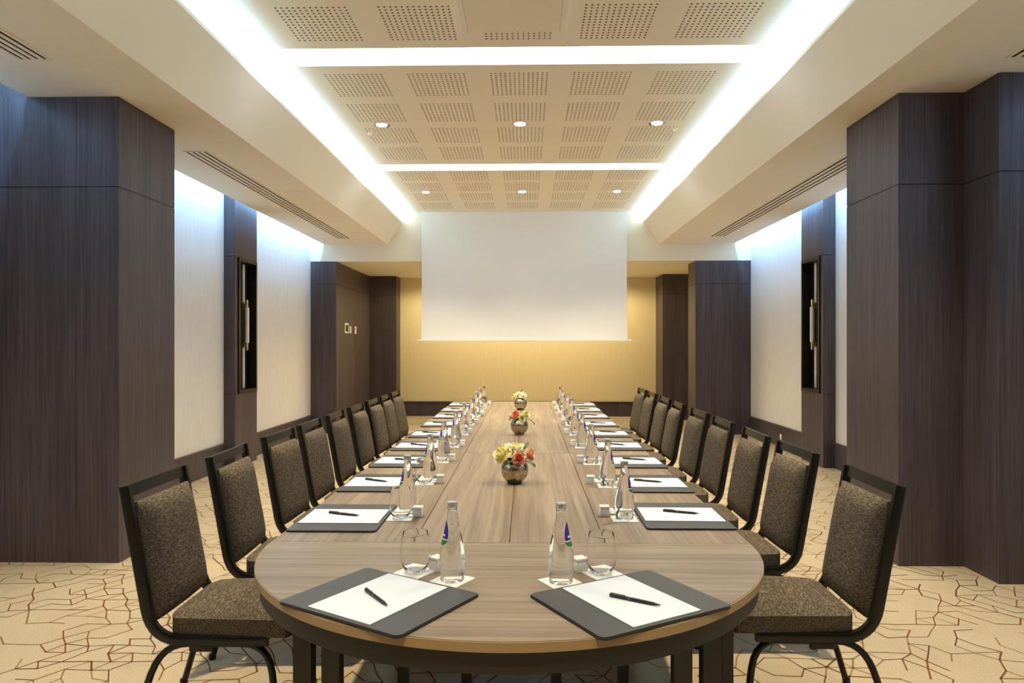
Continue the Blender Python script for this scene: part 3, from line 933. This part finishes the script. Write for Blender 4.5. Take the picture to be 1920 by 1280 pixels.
# ------------------------------------------------------------------ vases and flowers
def make_vase():
    t = thing('vase', '', 'vase')
    pr = [(.0001, .004), (.030, .0), (.034, .003)]
    Rv = .066; cz = .064
    for i in range(15):
        a = R(-58 + i * (58 + 52) / 14)
        pr.append((Rv * math.cos(a), cz + Rv * math.sin(a)))
    rr, zz = pr[-1]
    pr += [(rr - .004, zz - .001)]
    for i in range(10):
        a = R(48 - i * 100 / 9)
        pr.append(((Rv - .004) * math.cos(a), cz + (Rv - .004) * math.sin(a)))
    pr += [(.0001, .014)]
    MB().lathe(pr, 36).build('body', 'vase_metal', t, 60)
    MB().lathe([(.0001, 0), (.0325, 0), (.0345, .004), (.034, .0065)], 28).build('foot', 'joint_black', t, 40)
    return t
def petal(mb, c, axis, side, up, L_, W_, curl, cup):
    """one cupped petal starting at c, growing along axis and bending by curl"""
    nu, nv = 4, 5
    vs = []; fs = []
    for j in range(nv + 1):
        v = j / nv
        a = curl * v
        p = c + axis * (L_ * math.sin(max(a, 1e-3)) / max(curl, 1e-3)) + up * (L_ * (1 - math.cos(a)) / max(curl, 1e-3))
        w = W_ * (math.sin(PI * min(1, v * .78 + .12))) ** .7
        for i in range(nu + 1):
            u = -1 + 2 * i / nu
            ruff = .13 * L_ * math.sin(u * 6 + L_ * 900) * v * v
            vs.append(p + side * (u * w) + up * (cup * u * u * w + ruff))
    for j in range(nv):
        for i in range(nu):
            q = j * (nu + 1) + i; fs.append((q, q + 1, q + nu + 2, q + nu + 1))
    mb.add(vs, fs)
def flower(name, label, loc, direction, r, mats, n_rings=5, group='cut flowers in the vases'):
    t = thing(name, label, 'flower', loc, 0, group)
    d = Vector(direction).normalized()
    a = Vector((0, 1, 0)) if abs(d.y) < .8 else Vector((1, 0, 0))
    e1 = d.cross(a).normalized(); e2 = d.cross(e1)
    for part, mt, ks in (('inner_petals', mats[0], range(0, n_rings // 2)), ('outer_petals', mats[1], range(n_rings // 2, n_rings))):
        mb = MB()
        for k in ks:
            s = (k + 1) / n_rings
            n = 4 + 2 * k
            for i in range(n):
                tilt = R(80 - 72 * s + random.uniform(-9, 9))
                ph = 2 * PI * (i + .5 * (k % 2)) / n + random.uniform(-.2, .2)
                out = e1 * math.cos(ph) + e2 * math.sin(ph)
                ax = (out * math.cos(tilt) + d * math.sin(tilt)).normalized()
                sd = d.cross(out).normalized()
                up_ = sd.cross(ax)
                if up_.dot(d) < 0: up_ = -up_
                up_ = up_ * random.uniform(.35, .8) * (-.5 if k == n_rings - 1 and i % 2 else 1)
                petal(mb, d * (-.10 * r * s), ax, sd, up_, r * (.5 + .5 * s) * random.uniform(.88, 1.08), r * (.22 + .16 * s), .9, .3)
        mb.build(part, mt, t, 80, fix=False)
    h = MB().lathe([(.0001, -.34), (.3, -.26), (.40, -.06), (.25, .14), (.0001, .18)], 14).build('flower_base', mats[0], t, 80)
    h.scale = (r, r, r); h.rotation_euler = d.to_track_quat('Z', 'Y').to_euler()
    MB().tube([-d * .1 * r, -d * .5 * r + Vector((0, 0, -.014)), Vector(STEM_TO) - Vector(loc)], .0022, 6).build('stem', 'leaf_green', t, 60)
    return t
def leafy(label, loc, tip, w, mt='leaf_green'):
    """one leaf or bud sprig, growing from inside the vase"""
    t = thing('leaf_sprig', label, 'leaf', loc, 0, 'greenery in the vases')
    d = Vector(tip) - Vector(loc); L_ = d.length; d.normalize()
    sd = d.cross(Vector((0, 0, 1))).normalized(); up_ = sd.cross(d)
    mb = MB(); petal(mb, Vector((0, 0, 0)), d, sd, -up_, L_, w, .7, .25)
    b = MB(); b.v = [tuple(Vector(p) + up_ * .0012) for p in mb.v] + [tuple(p) for p in mb.v]
    nn = len(mb.v)
    b.f = list(mb.f) + [tuple(nn + i for i in reversed(f)) for f in mb.f]; b.m = [0] * len(b.f)
    b.build('blade', mt, t, 80, fix=False)
    MB().tube([(0, 0, 0), Vector(STEM_TO) - Vector(loc)], .002, 6).build('stem', 'leaf_green', t, 60)
    return t
VZ = [(-.056, 3.325), (-.052, 5.14), (-.06, 7.09)]
VL = ['nearest', 'middle', 'farthest']
v0 = make_vase()
for k, (x, y) in enumerate(VZ):
    o = v0 if k == 0 else copy_tree(v0)
    put(o, (x, y, ZT), k * 1.3, '%s of the three round mottled bronze vases along the table' % VL[k], 'round bronze vases')
def at(k, dx, dy, dz): return (VZ[k][0] + dx, VZ[k][1] + dy, ZT + dz)
STEM_TO = at(0, 0, 0, .035)
flower('cream_bloom', 'large ruffled yellow-cream bloom leaning left out of nearest vase', at(0, -.056, -.012, .138), (-.7, -.4, .7), .060, ('petal_cream', 'petal_butter'), 6)
flower('cream_bloom', 'pale cream bloom on top of the nearest vase', at(0, .004, .018, .150), (.1, -.3, 1), .064, ('petal_butter', 'petal_white'), 6)
flower('rose', 'coral red rose at the front of the nearest vase', at(0, .020, -.050, .122), (.12, -1, .4), .042, ('petal_coral', 'petal_pink'), 6)
flower('rose', 'peach pink rose leaning right out of nearest vase', at(0, .070, .0, .134), (.9, -.35, .5), .038, ('petal_pink', 'petal_pink'), 5)
leafy('dark green leaf drooping right from the nearest vase', at(0, .055, -.02, .110), at(0, .105, -.03, .104), .014)
leafy('green leaf rising behind the nearest vase blooms', at(0, .035, .02, .15), at(0, .05, .025, .20), .014)
leafy('dark green leaf under the cream bloom of nearest vase', at(0, -.012, -.045, .112), at(0, -.03, -.072, .12), .014)
STEM_TO = at(1, 0, 0, .035)
flower('rose', 'pink and cream rose on the middle vase', at(1, -.026, -.015, .140), (-.4, -.6, .8), .050, ('petal_coral', 'petal_pink'), 5)
flower('cream_bloom', 'pale cream bloom leaning left from middle vase', at(1, -.060, .01, .130), (-1, -.2, .5), .040, ('petal_butter', 'petal_white'), 5)
flower('green_bloom', 'pale green bloom at right of the middle vase', at(1, .045, -.015, .146), (.5, -.5, .8), .042, ('leaf_pale', 'petal_butter'), 5)
flower('green_bloom', 'pale green bloom at the front of middle vase', at(1, .02, -.045, .122), (.1, -1, .4), .034, ('leaf_pale', 'petal_butter'), 4)
leafy('long dark bud sprig reaching right from middle vase', at(1, .06, -.02, .12), at(1, .125, -.03, .098), .012)
leafy('dark green leaf over the rim of middle vase', at(1, -.03, -.04, .118), at(1, -.05, -.06, .112), .016)
STEM_TO = at(2, 0, 0, .035)
flower('cream_bloom', 'white bloom at right on the farthest vase', at(2, .025, -.02, .144), (.4, -.6, .8), .050, ('petal_white', 'petal_white'), 5)
flower('cream_bloom', 'cream bloom on top of the farthest vase', at(2, -.018, .01, .152), (-.2, -.3, 1), .048, ('petal_butter', 'petal_white'), 5)
flower('green_bloom', 'pale green bloom at left of the farthest vase', at(2, -.058, -.01, .134), (-.9, -.4, .4), .042, ('leaf_pale', 'petal_butter'), 5)
leafy('green leaf at right of the farthest vase', at(2, .05, 0, .13), at(2, .09, 0, .145), .013)
leafy('green leaf standing up over the farthest vase', at(2, 0, 0, .16), at(2, .005, .005, .215), .011)
